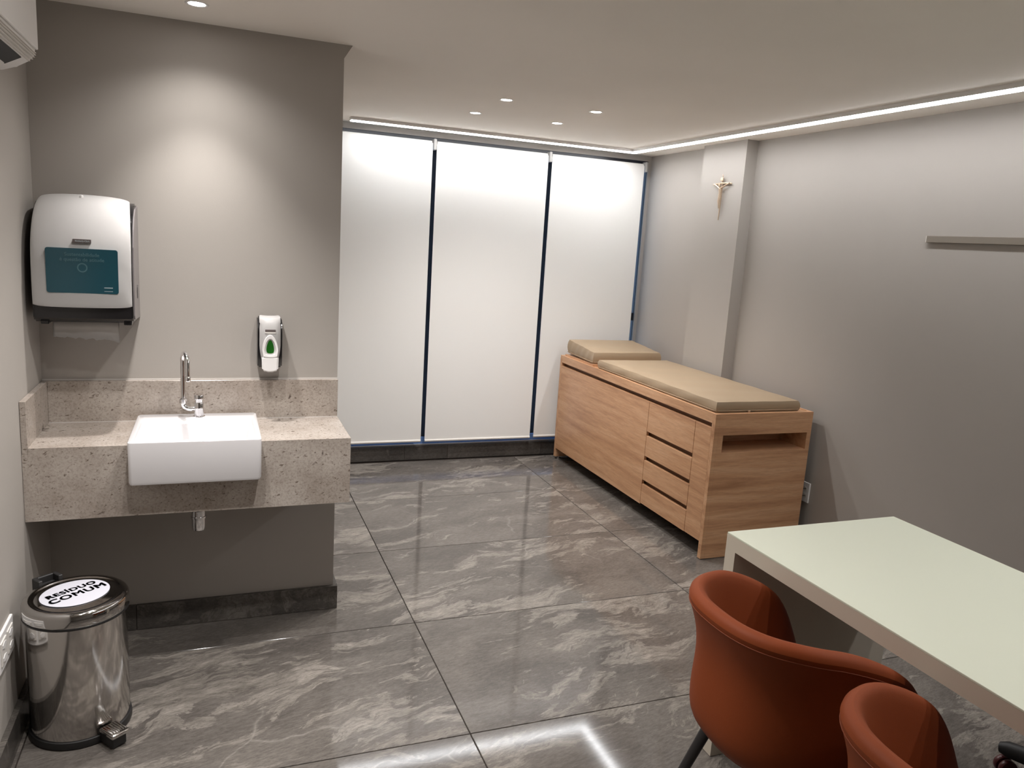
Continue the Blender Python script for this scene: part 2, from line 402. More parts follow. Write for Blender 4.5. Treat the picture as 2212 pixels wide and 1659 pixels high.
# ================================================================== CEILING LIGHTS
lx0, lx1, ly0, ly1, lz = 2.90, 2.955, 5.225, 5.285, ZC-.020
t = Thing('led_strip_light', 'glowing white LED strip running around the ceiling corner above blinds and grey wall', 'strip light', (lx0, ly0, lz))
bm = bmesh.new(); box(bm, .83, ly0-.004, lz, lx1+.004, ly1+.004, ZC); box(bm, lx0-.004, YB+.4, lz, lx1+.004, ly0-.004, ZC)
t.part('housing', bm, M_WHITE)
t.part('diffuser', bmbox(.834, ly0, lz-.004, lx1, ly1, lz, bev=.002, seg=1), M_LED)
t.part('diffuser', bmbox(lx0, YB+.404, lz-.004, lx1, ly0-.001, lz, bev=.002, seg=1), M_LED)
def downlight(x, y, watts, label, group=None, angle=125, blend=1, skirt=0):
    t = Thing('recessed_downlight', label, 'ceiling light', (x, y, ZC), group)
    bm = bmesh.new(); r = .034
    lathe(bm, [(r-.006, ZC-.0012), (r, ZC-.003), (r+.004, ZC-.002), (r+.005, ZC)], (x, y, 0), 28, cap0=False, cap1=False)
    t.part('trim_ring', bm, M_WHITE, smooth=True)
    bm = bmesh.new(); lathe(bm, [(r-.006, ZC-.0012), (r-.006, ZC-.0002)], (x, y, 0), 28); t.part('lens', bm, M_LENS)
    l = bpy.data.lights.new('downlight_beam', 'SPOT'); l.energy = watts; l.color = LAMP; l.spot_size = math.radians(angle); l.spot_blend = blend; l.shadow_soft_size = .022
    lo = bpy.data.objects.new('downlight_beam', l); COL.objects.link(lo); lo.parent = t.o; lo.location = (0, 0, -.028)
    if skirt:   # the lamp's wide weak skirt around its core beam
        l2 = l.copy(); l2.energy = skirt; l2.spot_size = math.radians(135)
        lo = bpy.data.objects.new('downlight_skirt', l2); COL.objects.link(lo); lo.parent = t.o; lo.location = (0, 0, -.028)
    return t
downlight(-.048, 3.012, SINK_W, 'small round recessed downlight above the wash basin', angle=80, blend=1, skirt=3.0)
gx, gy, gd = 1.434, 3.976, .5245
G4 = 'four recessed downlights in the middle of the ceiling'
downlight(gx, gy, ROOM_W, 'one of four central downlights: farther from the blinds, on the sink wall side', G4)
downlight(gx+gd, gy, ROOM_W, 'one of four central downlights: farther from the blinds, on the couch side', G4)
downlight(gx, gy+gd, ROOM_W, 'one of four central downlights: nearer the blinds, on the sink wall side', G4)
downlight(gx+gd, gy+gd, ROOM_W, 'one of four central downlights: nearer the blinds, on the couch side', G4)
for a, b in ((0, 0), (1, 0), (0, 1), (1, 1)):
    downlight(2.0+a*gd, .42+b*gd, DESK_W, 'recessed downlight directly above the pale desk', 'downlights above the desk')
for a, b in ((0, 0), (1, 0), (0, 1), (1, 1)):
    downlight(-.10+a*gd, 1.80+b*gd, DOOR_W, 'recessed downlight over the open floor in front of the sink', 'downlights before the sink', angle=118, blend=1)

# ================================================================== ROLLER BLINDS
yb = 5.452
def blind(x0, x1, zb, label, right_bracket=True, left_bracket=False):
    t = Thing('roller_blind', label, 'roller blind', ((x0+x1)/2, yb, zb), 'white roller blinds on the window')
    bm = bmesh.new(); lathe(bm, [(.017, x0+.004), (.017, x1-.004)], (0, yb+.019, 2.318), 20, 'x')
    t.part('roller_tube', bm, M_BLIND, smooth='auto')
    # fabric: thin sheet coming off the front of the roller, very slightly waved
    bm = bmesh.new(); nx, nz = 14, 30; fr, bk = [], []
    for k in range(nz+1):
        z = zb+.018+(2.318-zb-.018)*k/nz
        ry = lambda x: .0012*math.sin(x*7+z*2)*(1-k/nz)
        fr.append([bm.verts.new((x0+(x1-x0)*i/nx, yb+ry(x0+(x1-x0)*i/nx), z)) for i in range(nx+1)])
        bk.append([bm.verts.new((x0+(x1-x0)*i/nx, yb+.0012+ry(x0+(x1-x0)*i/nx), z)) for i in range(nx+1)])
    ring_bridge(bm, fr, False); ring_bridge(bm, bk, False)
    for k in range(nz):
        bm.faces.new((fr[k][0], bk[k][0], bk[k+1][0], fr[k+1][0])); bm.faces.new((fr[k][nx], bk[k][nx], bk[k+1][nx], fr[k+1][nx]))
    t.part('fabric', bm, M_BLIND, smooth='auto')
    bm = bmesh.new(); lathe(bm, [(.0005, x0), (.010, x0+.001), (.010, x1-.001), (.0005, x1)], (0, yb+.001, zb+.011), 16, 'x')
    bb = t.part('bottom_bar', bm, M_OFFW, smooth='auto')
    for x, on in ((x1+.016, right_bracket), (x0-.012, left_bracket)):
        if not on: continue
        bm = bmbox(x-.011, yb-.012, 2.272, x+.011, yb+.05, 2.348, bev=.007, seg=3)
        t.part('bracket', bm, M_BRACK, smooth='auto')
    return t
blind(XS+.02, 1.438, .150, 'white roller blind between the sink wall and the first dark window mullion')
blind(1.468, 2.324, .150, 'middle white roller blind between the two dark window mullions')
b3 = blind(2.356, 3.142, .155, 'white roller blind in the corner beside the grey wall, behind the exam couch')
bm = bmesh.new(); cp = [(2.3575, yb+.0, 2.28)] + [(2.3575+.002*math.sin(k), yb-.006, 2.28-k*.1) for k in range(1, 15)] + [(2.357, yb-.01, .80), (2.3555, yb-.012, .785)]
tube(bm, cp, .0016, 6); b3.part('pull_chain', bm, M_WHITE, smooth=True)

# ================================================================== WALL COUNTER, BASIN, TAP
ZT, ZA, YF = .8917, .632, 2.9018
bx0, bx1, by0, by1, bzt, bzb = -.282, .1555, 2.812, 3.232, .925, .768
t = Thing('sink_counter', 'beige speckled granite counter with deep apron and splashbacks on the left wall corner', 'counter', (XL+.5, YS, ZA))
e = .001
bm = bmesh.new()
box(bm, XL+.02, YF, ZT-.02, bx0-e, YS-.02, ZT); box(bm, bx1+e, YF, ZT-.02, XS, YS-.02, ZT); box(bm, bx0-e, by1+e, ZT-.02, bx1+e, YS-.02, ZT)
t.part('worktop', bm, M_GRAN)
bm = bmesh.new()
box(bm, XL+.001, YF, ZA, bx0-e, YF+.02, ZT-.02); box(bm, bx1+e, YF, ZA, XS, YF+.02, ZT-.02); box(bm, bx0-e, YF, ZA, bx1+e, YF+.02, bzb-e)
box(bm, XS-.02, YF+.02, ZA, XS, YS, ZT-.02)
t.part('apron', bm, M_GRAN)
t.part('backsplash', bmbox(XL+.02, YS-.02, ZT-.02, XS, YS, 1.053, bev=.001, seg=1), M_GRAN)
t.part('side_splash', bmbox(XL+.001, YF+.002, ZT-.02, XL+.02, YS, 1.053, bev=.001, seg=1), M_GRAN)
bm = bmesh.new(); box(bm, XL+.02, YS-.0225, ZT, bx0-.004, YS-.02, ZT+.002); box(bm, bx1+.004, YS-.0225, ZT, XS, YS-.02, ZT+.002); box(bm, XL+.001, YS-.004, 1.053, XS, YS, 1.058)
t.part('caulk_line', bm, M_CAULK)

def rect_ring(bm, x0, y0, x1, y1, z, r, seg=5):
    return [bm.verts.new((p[0], p[1], z)) for p in rrect(x1-x0, y1-y0, r, seg, (x0+x1)/2, (y0+y1)/2)]
t = Thing('wash_basin', 'white square ceramic basin half set into the granite counter', 'basin', ((bx0+bx1)/2, by0, bzb))
bm = bmesh.new(); R = []
dx = .004
R.append(rect_ring(bm, bx0+.012, by0+.014, bx1-.012, by1-.02, bzb, .01))
R.append(rect_ring(bm, bx0+.004, by0+.005, bx1-.004, by1-.006, bzb+.003, .013))
R.append(rect_ring(bm, bx0+.001, by0+.002, bx1-.001, by1-.002, bzb+.012, .013))
R.append(rect_ring(bm, bx0, by0, bx1, by1, bzt-.008, .013)); R.append(rect_ring(bm, bx0+.001, by0+.001, bx1-.001, by1-.001, bzt-.003, .013))
R.append(rect_ring(bm, bx0+.005, by0+.005, bx1-.005, by1-.005, bzt, .011))
R.append(rect_ring(bm, bx0+.018, by0+.018, bx1-.018, by1-.098, bzt, .02)); R.append(rect_ring(bm, bx0+.023, by0+.006, bx1-.023, by1-.103, bzt-.004, .02))
R.append(rect_ring(bm, bx0+.030, by0+.030, bx1-.030, by1-.110, bzt-.02, .024))
R.append(rect_ring(bm, bx0+.055, by0+.065, bx1-.055, by1-.138, bzt-.105, .04)); R.append(rect_ring(bm, bx0+.085, by0+.095, bx1-.085, by1-.165, bzt-.118, .045))
R.append(rect_ring(bm, bx0+.18, by0+.13, bx1-.18, by1-.2, bzt-.123, .03))
ring_bridge(bm, R, True, True, True)
bowl = t.part('bowl', bm, M_CER, smooth='auto')
bm = bmesh.new(); lathe(bm, [(.021, bzt-.1225), (.024, bzt-.121), (.022, bzt-.119), (.012, bzt-.1185), (.0005, bzt-.1185)], ((bx0+bx1)/2, by0+.145, 0), 24); t.part('drain', bm, M_CHROME, smooth=True)
bm = bmesh.new(); lathe(bm, [(.011, -.001), (.013, .002), (.008, .003), (.0005, .0025)], ((bx0+bx1)/2, by0+.048, bzt-.055), 16, 'y'); t.part('overflow_ring', bm, M_CHROME, smooth=True)

fx, fy, fz = -.060, 3.178, bzt
t = Thing('basin_tap', 'chrome tap with swan neck spout mounted on the white basin', 'tap', (fx, fy, fz))
bm = bmesh.new(); lathe(bm, [(.0225, fz), (.0225, fz+.003), (.0185, fz+.006), (.0175, fz+.03), (.0185, fz+.054), (.0165, fz+.058)], (fx, fy, 0), 28); t.part('tap_body', bm, M_CHROME, smooth='auto')
bm = bmesh.new(); lathe(bm, [(.0145, fz+.057), (.0155, fz+.068), (.0185, fz+.070), (.0195, fz+.084), (.0175, fz+.088), (.0005, fz+.0885)], (fx, fy, 0), 28); t.part('tap_knob', bm, M_CHROME, smooth='auto')
sx, sy = -.1165, 3.168
arm = [(fx-.012, fy, fz+.034), (fx-.03, fy-.002, fz+.032)] + [(fx-.032-.0245*math.sin(a), fy-.007, fz+.034+.022*(1-math.cos(a))) for a in [PI/2*k/6 for k in range(1, 7)]] + [(sx, sy, fz+.062)]
bm = bmesh.new(); tube(bm, arm, .0095, 14); t.part('tap_arm', bm, M_CHROME, smooth='auto')
bm = bmesh.new(); lathe(bm, [(.012, fz+.056), (.0145, fz+.058), (.0145, fz+.074), (.011, fz+.077)], (sx, sy, 0), 24); t.part('spout_nut', bm, M_CHROME, smooth='auto')
ztop = fz+.222; rr = .04; dirx, diry = .25, -.97
pts = [(sx, sy, fz+.074)] + [(sx, sy, fz+.074+(ztop-fz-.074)*k/5) for k in range(1, 6)]
for k in range(1, 13):
    a = PI*k/12; h = rr*(1-math.cos(a)); pts.append((sx+dirx*h, sy+diry*h, ztop+rr*math.sin(a)*.95))
ex, ey, ez = pts[-1]; pts += [(ex, ey, ez-.03), (ex, ey, fz+.172)]
bm = bmesh.new(); tube(bm, pts, .0085, 16); t.part('spout', bm, M_CHROME, smooth='auto')
bm = bmesh.new(); lathe(bm, [(.0095, fz+.157), (.0105, fz+.159), (.0105, fz+.175), (.009, fz+.177)], (ex, ey, 0), 20); t.part('aerator', bm, M_CHROME, smooth='auto')

t = Thing('bottle_trap', 'chrome drain trap hanging below the granite apron', 'drain trap', (-.064, 3.05, .5))
bm = bmesh.new(); lathe(bm, [(.0265, .562), (.0265, .585), (.012, .59), (.012, .768)], (-.064, 3.05, 0), 24); t.part('trap_collar', bm, M_CHROME, smooth='auto')
bm = bmesh.new(); lathe(bm, [(.0005, .499), (.014, .501), (.0235, .508), (.026, .522), (.026, .553), (.029, .555), (.029, .562)], (-.064, 3.05, 0), 24); t.part('trap_cup', bm, M_CHROME, smooth='auto')
bm = bmesh.new(); tube(bm, [(-.064, 3.05, .575), (-.064, 3.15, .575), (-.064, 3.283, .575)], .014, 14); t.part('waste_pipe', bm, M_CHROME, smooth=True)

# ================================================================== PAPER TOWEL DISPENSER
tx0, tx1 = -.582, -.274
t = Thing('paper_towel_dispenser', 'white and black paper towel dispenser with teal window on the sink wall', 'towel dispenser', ((tx0+tx1)/2, YS, 1.29))
# smoke grey / black housing: side profile extruded across
prof = [(YS, 1.292), (3.070, 1.303), (3.052, 1.318), (3.054, 1.42), (3.060, 1.50), (3.072, 1.575), (3.097, 1.640), (3.135, 1.688), (3.185, 1.717), (YS, 1.728)]
bm = bmesh.new(); extrude_poly(bm, [(tx0-.002, p[0], p[1]) for p in prof], (tx1-tx0+.004, 0, 0))
bmesh.ops.bevel(bm, geom=[e_ for e_ in bm.edges if abs(e_.verts[0].co.x-e_.verts[1].co.x) < 1e-6], offset=.006, segments=2, affect='EDGES')
t.part('housing', bm, M_BLACK, smooth='auto')
for xs, xe in ((tx1+.0015, tx1+.005),):
    bm = bmesh.new(); cy, cz = 3.19, 1.5
    extrude_poly(bm, [(xs, YS-.001+(p[0]-YS)*.86, cz+(p[1]-cz)*.95) for p in prof], (xe-xs, 0, 0)); t.part('side_panel', bm, M_GREY)
bm = bmesh.new(); lathe(bm, [(.013, tx1+.004), (.013, tx1+.0065), (.010, tx1+.0065)], (0, 0, 0), 20, 'x'); place(bm, Matrix.Translation((0, 3.20, 1.405)) @ Matrix.Diagonal((1, .8, 1.9, 1))); t.part('side_knob', bm, M_BLACK, smooth='auto')
# white front cover as a crowned sheet following the profile
cov = [(3.050, 1.362), (3.047, 1.374), (3.045, 1.43), (3.048, 1.51), (3.060, 1.585), (3.086, 1.650), (3.125, 1.698), (3.172, 1.725), (3.21, 1.734)]
def spl(P, n):
    out = []
    for k in range(n+1):
        u_ = k/n*(len(P)-1); i = min(int(u_), len(P)-2); f = u_-i
        p0, p1, p2, p3 = P[max(i-1, 0)], P[i], P[i+1], P[min(i+2, len(P)-1)]
        out.append(tuple(.5*(2*b+(c-a)*f+(2*a-5*b+4*c-d)*f*f+(3*b-a-3*c+d)*f**3) for a, b, c, d in zip(p0, p1, p2, p3)))
    return out
cs = spl(cov, 32); bm = bmesh.new(); R = []; nu = 24
for k, (yy, zz) in enumerate(cs):
    f = k/32; tp = .0 + .016*max(0, (f-.45)/.55)**1.5
    if k == 0: rc = .012
    elif k == 1: rc = .004
    else: rc = 0
    if f > .93: tp += .02*((f-.93)/.07)**2
    xa, xb = tx0+tp+rc, tx1-tp-rc; row = []
    d_ = (Vector((0, *cs[min(k+1, 32)])) - Vector((0, *cs[max(k-1, 0)]))).normalized(); nrm = Vector((0, -d_.z, d_.y)); 
    if nrm.y > 0: nrm = -nrm
    for i in range(nu+1):
        s_ = 2*i/nu-1; s_ = math.copysign(1-(1-abs(s_))**1.8, s_)
        crown = .009*(1-abs(s_)**2)**.5 + .004*(1-abs(s_)**10)
        p = Vector(((xa+xb)/2+(xb-xa)/2*s_, yy, zz)) + nrm*(crown*(0.4 if k == 0 else 1))
        row.append(bm.verts.new(p))
    R.append(row)
ring_bridge(bm, R, False); bmesh.ops.solidify(bm, geom=list(bm.faces), thickness=-.004)
t.part('cover', bm, M_WHITE, smooth='auto')
# window: slightly crowned teal plate on the cover face
wx0, wx1, wz0, wz1 = -.5355, -.3145, 1.408, 1.561; yw = 3.0335
mcx, mcz = (wx0+wx1)/2, (wz0+wz1)/2
def plate(w_, h_, r_, y, th, cx, cz, seg=5):
    bm = bmesh.new(); extrude_poly(bm, [(p[0], y, p[1]) for p in rrect(w_, h_, r_, seg, cx, cz)], (0, th, 0)); return bm
pw = t.part('window', plate(wx1-wx0, wz1-wz0, .008, yw-.0015, .014, mcx, mcz), M_TEAL)
XZ = lambda x, y, z: frame((x, y, z), (1, 0, 0), (0, 0, 1))
yt_ = yw-.0019
t.part('lettering', place(text_bm('Sustentabilidade', .0165, .0002), XZ(mcx, yt_, 1.540)), M_TEALTX, parent=pw)
t.part('lettering', place(text_bm('\u00e9 quest\u00e3o de atitude', .0165, .0002), XZ(mcx, yt_, 1.523)), M_TEALTX, parent=pw)
bm = bmesh.new(); lathe(bm, [(.012, 0), (.016, 0), (.016, .0004), (.012, .0004)], (0, 0, 0), 28, 'y', cap0=False, cap1=False); place(bm, Matrix.Translation((mcx, yt_, 1.496))); t.part('printed_ring', bm, M_TEALTX, parent=pw)
bm = bmesh.new(); box(bm, wx1-.045, yt_, 1.4275, wx1-.018, yt_+.0004, 1.4305); box(bm, wx1-.045, yt_, 1.416, wx1-.018, yt_+.0004, 1.4175); t.part('printed_mark', bm, M_PALETX, parent=pw)
bg_ = t.part('badge', plate(.056, .0125, .002, 3.0365, .012, -.4245, 1.5865), M_BADGE)
t.part('lettering', place(text_bm('Kimberly-Clark', .0072, .0001), XZ(-.4225, 3.0360, 1.5862)), M_PALETX, parent=bg_)
bm = bmesh.new(); y_ = yw+.0005
box(bm, mcx-.018, y_, 1.3865, mcx+.018, y_+.006, 1.3873); box(bm, mcx-.0025, y_, 1.381, mcx+.0025, y_+.006, 1.3835); box(bm, mcx-.004, y_, 1.374, mcx+.004, y_+.006, 1.378)
box(bm, mcx-.019, y_, 1.3885, mcx-.0135, y_+.006, 1.3905); box(bm, mcx+.0135, y_, 1.3885, mcx+.019, y_+.006, 1.3905)
t.part('printed_mark', bm, M_GREYTX)
bm = bmesh.new(); lathe(bm, [(.006, 1.722), (.0055, 1.742), (.003, 1.744)], (-.437, 3.165, 0), 16); t.part('lock_button', bm, M_WHITE, smooth='auto')
for x in (tx0+.03, tx1-.018): t.part('foot', bmbox(x-.013, 3.068, 1.294, x+.013, 3.11, 1.312, bev=.003), M_BLACK)
# towel end hanging out, torn wavy edge
bm = bmesh.new(); n = 44; fr = []; bk = []
for i in range(n+1):
    u_ = i/n; x = -.537+.211*u_; y = 3.125+.004*math.sin(u_*7)
    zb_ = 1.246-.012*u_-.0045*abs(math.sin(u_*n*.36))-(.003 if (i % 7) < 2 else 0)-.010*max(0, u_-.9)/.1
    fr.append([bm.verts.new((x, y, 1.312)), bm.verts.new((x, y-.002, 1.275)), bm.verts.new((x, y-.006+.002*math.sin(i*.6), zb_))])
ring_bridge(bm, fr, False); bmesh.ops.solidify(bm, geom=list(bm.faces), thickness=.0006)
t.part('paper_towel', bm, M_PAPER, smooth=True)

# ================================================================== SOAP DISPENSER
t = Thing('soap_dispenser', 'small white and black soap dispenser with green drop window above the counter', 'soap dispenser', (.206, YS, 1.10))
bm = bmesh.new(); pf = [(YS, 1.116), (3.215, 1.116), (3.205, 1.13), (3.200, 1.25), (3.205, 1.295), (3.225, 1.312), (YS, 1.315)]
extrude_poly(bm, [(.1595, *p) for p in pf], (.0945, 0, 0)); bmesh.ops.bevel(bm, geom=[e_ for e_ in bm.edges if abs(e_.verts[0].co.x-e_.verts[1].co.x) < 1e-6], offset=.005, segments=2, affect='EDGES')
t.part('housing', bm, M_BLACK, smooth='auto')
bm = bmesh.new(); R = []; cs = spl([(3.203, 1.136), (3.198, 1.142), (3.188, 1.18), (3.182, 1.225), (3.183, 1.265), (3.190, 1.297), (3.203, 1.315), (3.222, 1.322), (3.245, 1.322)], 24)
for k, (yy, zz) in enumerate(cs):
    f = k/24; tp = .010 if k == 0 else (.004 if k == 1 else (.008*max(0, (f-.75)/.25)**2)); xa, xb = .1665+tp, .2475-tp; row = []
    for i in range(19):
        s_ = 2*i/18-1; s_ = math.copysign(1-(1-abs(s_))**1.7, s_)
        row.append(bm.verts.new(((xa+xb)/2+(xb-xa)/2*s_, yy+.018-.018*(1-abs(s_)**3), zz)))
    R.append(row)
ring_bridge(bm, R, False); bmesh.ops.solidify(bm, geom=list(bm.faces), thickness=-.004)
t.part('cover', bm, M_WHITE, smooth='auto')
# push lever: pointed arch above, straight spout below
def arch(w_, z0, z1, zc, cx, n=18):
    """closed outline: pointed arch top and rounded bottom"""
    pts = []
    for k in range(n+1):
        a = PI*k/n; pts.append((cx+w_/2*math.cos(a)*(1 if True else 1), zc+(z1-zc)*math.sin(a)**1.25))
    for k in range(1, 6): a = PI+PI*k/6; pts.append((cx+w_/2*math.cos(a), z0+.008+.008*math.sin(a)))
    return pts
lever = bmesh.new()
extrude_poly(lever, [(p[0], 3.166, p[1]) for p in [(.2385, 1.165), (.2365, 1.110), (.222, 1.1035), (.206, 1.102), (.190, 1.1035), (.1755, 1.110), (.1735, 1.165)]], (0, .03, 0))
bmesh.ops.bevel(lever, geom=list(lever.edges), offset=.006, segments=3, affect='EDGES')
lv = t.part('push_lever', lever, M_WHITE, smooth='auto')
o_ = arch(.062, 1.163, 1.252, 1.19, .206); i_ = arch(.044, 1.172, 1.238, 1.19, .206)
bm = bmesh.new(); yo = 3.167
A = [bm.verts.new((p[0], yo+.018, p[1])) for p in o_]; Bv = [bm.verts.new((.206+(p[0]-.206)*.97, yo, 1.2+(p[1]-1.2)*.98)) for p in o_]; Cv = [bm.verts.new((p[0], yo+.001, p[1])) for p in i_]; Dv = [bm.verts.new((.206+(p[0]-.206)*.93, yo+.010, p[1])) for p in i_]
ring_bridge(bm, [A, Bv, Cv, Dv], True, True, True); t.part('arch_surround', bm, M_WHITE, smooth='auto', parent=lv)
g_ = arch(.030, 1.178, 1.231, 1.192, .206)
bm = bmesh.new(); extrude_poly(bm, [(p[0], yo+.0065, p[1]) for p in g_], (0, .006, 0)); t.part('drop_window', bm, M_GREEN, label='green drop shaped window')
t.part('badge', plate(.040, .009, .0015, 3.1795, .006, .207, 1.268), M_BADGE)
t.part('badge_rim', plate(.041, .005, .002, 3.1795, .006, .207, 1.2605), M_OFFW)

# ================================================================== EXAM COUCH
cx0, cx1, cy0, cy1, cz = 2.514, 3.175, 3.36, 5.385, .8325
t = Thing('exam_couch', 'oak laminate examination couch cabinet with drawers along the grey wall', 'exam couch', ((cx0+cx1)/2, (cy0+cy1)/2, 0))
pt = .03
# near end panel with a paper-roll slot, standing on the floor
bm = bmesh.new(); sx0, sx1, sz0, sz1 = 2.574, 3.147, .615, .713
box(bm, cx0+.026, cy0, .004, cx1, cy0+pt, sz0); box(bm, cx0+.026, cy0, sz1, cx1, cy0+pt, cz)
box(bm, cx0+.026, cy0, sz0, sx0, cy0+pt, sz1); box(bm, sx1, cy0, sz0, cx1, cy0+pt, sz1)
t.part('end_panel', bm, M_WOODX)
bm = bmesh.new(); d_ = .19
box(bm, sx0-.012, cy0+pt, sz0-.012, sx1+.012, cy0+pt+d_, sz0); box(bm, sx0-.012, cy0+pt, sz1, sx1+.012, cy0+pt+d_, sz1+.012)
box(bm, sx0-.012, cy0+pt, sz0, sx0, cy0+pt+d_, sz1); box(bm, sx1, cy0+pt, sz0, sx1+.012, cy0+pt+d_, sz1); box(bm, sx0-.012, cy0+pt+d_, sz0-.012, sx1+.012, cy0+pt+d_+.012, sz1+.012)
t.part('slot_lining', bm, M_WOODX)
t.part('corner_post', bmbox(cx0, cy0, .004, cx0+.026, cy0+pt, cz, bev=.0008, seg=1), M_WOODX)
t.part('end_panel', bmbox(cx0, cy1-pt, .02, cx1, cy1, cz, bev=.0008, seg=1), M_WOODX)
for (x, y) in ((cx0+.04, cy1-.015), (cx1-.04, cy1-.015)):
    bm = bmesh.new(); lathe(bm, [(.016, .001), (.016, .008), (.005, .010), (.005, .02)], (x, y, 0), 16); t.part('leveling_foot', bm, M_CHROME, smooth='auto')
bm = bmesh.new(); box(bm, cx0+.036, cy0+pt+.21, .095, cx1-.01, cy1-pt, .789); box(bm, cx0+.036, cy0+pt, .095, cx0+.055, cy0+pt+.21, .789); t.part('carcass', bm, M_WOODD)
bm = bmesh.new(); box(bm, cx0, cy0+pt, .778, cx0+.018, cy1-pt, cz); box(bm, cx1-.018, cy0+pt, .778, cx1, cy1-pt, cz); t.part('top_rail', bm, M_WOODY)
t.part('top_board', bmbox(cx0+.018, cy0+pt, .79, cx1-.018, cy1-pt, .829), M_WOODY)
yd0, yd1 = 3.538, 4.038
t.part('front_panel', bmbox(cx0, cy0+pt, .10, cx0+.018, yd0-.0015, .752, bev=.0008, seg=1), M_WOODY)
t.part('door', bmbox(cx0, yd1+.0015, .09, cx0+.018, cy1-pt, .752, bev=.0008, seg=1), M_WOODY)
for z0, z1 in ((.565, .752), (.407, .537), (.252, .379), (.098, .224)):
    t.part('drawer', bmbox(cx0, yd0+.0015, z0, cx0+.018, yd1-.0015, z1, bev=.0008, seg=1), M_WOODY)
def cushion(x0, y0, z0, x1, y1, z1, slope=0, zb1=None):
    """soft box: rounded edges, crowned top, a little wavy; slope raises the far end"""
    bm = bmesh.new(); nx, ny, nz = 12, 30, 5; h = z1-z0
    def pos(u_, v_, w_):
        x, y = x0+(x1-x0)*u_, y0+(y1-y0)*v_
        eu = min(u_, 1-u_)*(x1-x0); ev = min(v_, 1-v_)*(y1-y0); ed = min(eu, ev)
        z = z0+h*w_ + slope*v_*w_ + (zb1 or 0)*v_*(1-w_)
        if w_ > .5: z -= .004*max(0, 1-ed/.02)**2*(w_-.5)*2; z += .002*math.sin(y*23+x*9)*(w_-.5)*2*(1 if ed > .02 else .4)
        bulge = .004*math.sin(PI*w_)
        sgx = -1 if u_ == 0 else (1 if u_ == 1 else 0); sgy = -1 if v_ == 0 else (1 if v_ == 1 else 0)
        wob = .0022*math.sin(v_*31+w_*4)*abs(sgx)+.0022*math.sin(u_*19)*abs(sgy)
        x += sgx*(bulge+wob-(.002 if w_ in (0, 1) else 0)); y += sgy*(bulge+wob-(.002 if w_ in (0, 1) else 0))
        return (x, y, z)
    vd = {}
    def V(i, j, k):
        if (i, j, k) not in vd: vd[(i, j, k)] = bm.verts.new(pos(i/nx, j/ny, k/nz))
        return vd[(i, j, k)]
    for i in range(nx):
        for j in range(ny):
            for k in (0, nz): bm.faces.new((V(i,j,k), V(i+1,j,k), V(i+1,j+1,k), V(i,j+1,k)))
    for i in range(nx):
        for k in range(nz):
            for j in (0, ny): bm.faces.new((V(i,j,k), V(i+1,j,k), V(i+1,j,k+1), V(i,j,k+1)))
    for j in range(ny):
        for k in range(nz):
            for i in (0, nx): bm.faces.new((V(i,j,k), V(i,j+1,k), V(i,j+1,k+1), V(i,j,k+1)))
    return bm
px0, px1, py0, py1, pz0, pz1 = 2.540, 3.098, 3.40, 4.80, .8300, .893
t = Thing('mattress_pad', 'long flat beige leatherette mattress lying on the oak exam couch', 'mattress', (2.82, 4.1, pz0))
c = t.part('cushion', cushion(px0, py0, pz0, px1, py1, pz1), M_PAD, smooth='auto')
bm = bmesh.new(); zz = pz0+.012
tube(bm, [(px0-.008, py1-.02, zz), (px0-.008, py0+.01, zz), (px0+.012, py0-.008, zz), (px1-.012, py0-.008, zz), (px1+.008, py0+.01, zz), (px1+.008, py1-.02, zz)], .0025, 6); t.part('welt', bm, M_PADS, smooth=True)
t.part('zip_pull', bmbox(2.742, py0-.014, pz0+.004, 2.758, py0-.004, pz0+.014, bev=.002), M_BRONZE)
hx0, hx1, hy0, hy1 = 2.545, 3.10, 4.895, 5.325
t = Thing('headrest_board', 'thin oak board propped under the beige headrest cushion', 'board', (2.82, 5.11, .830))
bm = bmesh.new(); v = box(bm, hx0-.012, hy0-.02, .8300, hx1+.01, hy1+.02, .845)
t.part('board', bm, M_WOODY)
t = Thing('headrest_cushion', 'thick beige leatherette headrest cushion at the window end of the couch', 'cushion', (2.82, 5.11, .846))
t.part('cushion', cushion(hx0, hy0, .8475, hx1, hy1, .930, slope=.035, zb1=.012), M_PAD, smooth='auto')
bm = bmesh.new(); zz = .858
tube(bm, [(hx0-.008, hy1-.01, zz+.012), (hx0-.008, hy0+.01, zz), (hx0+.01, hy0-.008, zz), (hx1-.01, hy0-.008, zz), (hx1+.008, hy0+.01, zz), (hx1+.008, hy1-.01, zz+.012)], .0025, 6); t.part('welt', bm, M_PADS, smooth=True)

# ================================================================== CRUCIFIX, LEDGE, OUTLETS
kx, ky, kz = 3.15, 4.415, 2.137
t = Thing('crucifix', 'small bronze crucifix hanging on the pilaster', 'crucifix', (kx, ky, 1.90))
bm = bmesh.new(); tube(bm, [(kx-.008, ky+.0, 2.178), (kx-.008, ky, 2.10), (kx-.008, ky+.002, 1.985), (kx-.008, ky+.006, 1.902)], [.0045, .005, .0045, .0028], 8); t.part('upright', bm, M_BRONZE, smooth='auto')
bm = bmesh.new(); tube(bm, [(kx-.008, ky+.098, 2.136), (kx-.010, ky, 2.140), (kx-.008, ky-.098, 2.136)], [.0042, .005, .0042], 8); t.part('crossbar', bm, M_BRONZE, smooth='auto')
t.part('name_scroll', bmbox(kx-.017, ky-.013, 2.154, kx-.011, ky+.013, 2.176, bev=.002), M_BRONZE)
bm = bmesh.new(); tube(bm, [(kx-.008, ky, 2.178), (kx-.010, ky-.003, 2.190), (kx-.009, ky+.005, 2.197), (kx-.004, ky+.012, 2.195)], .0022, 6); t.part('hook', bm, M_BRONZE, smooth=True)
bm = bmesh.new()
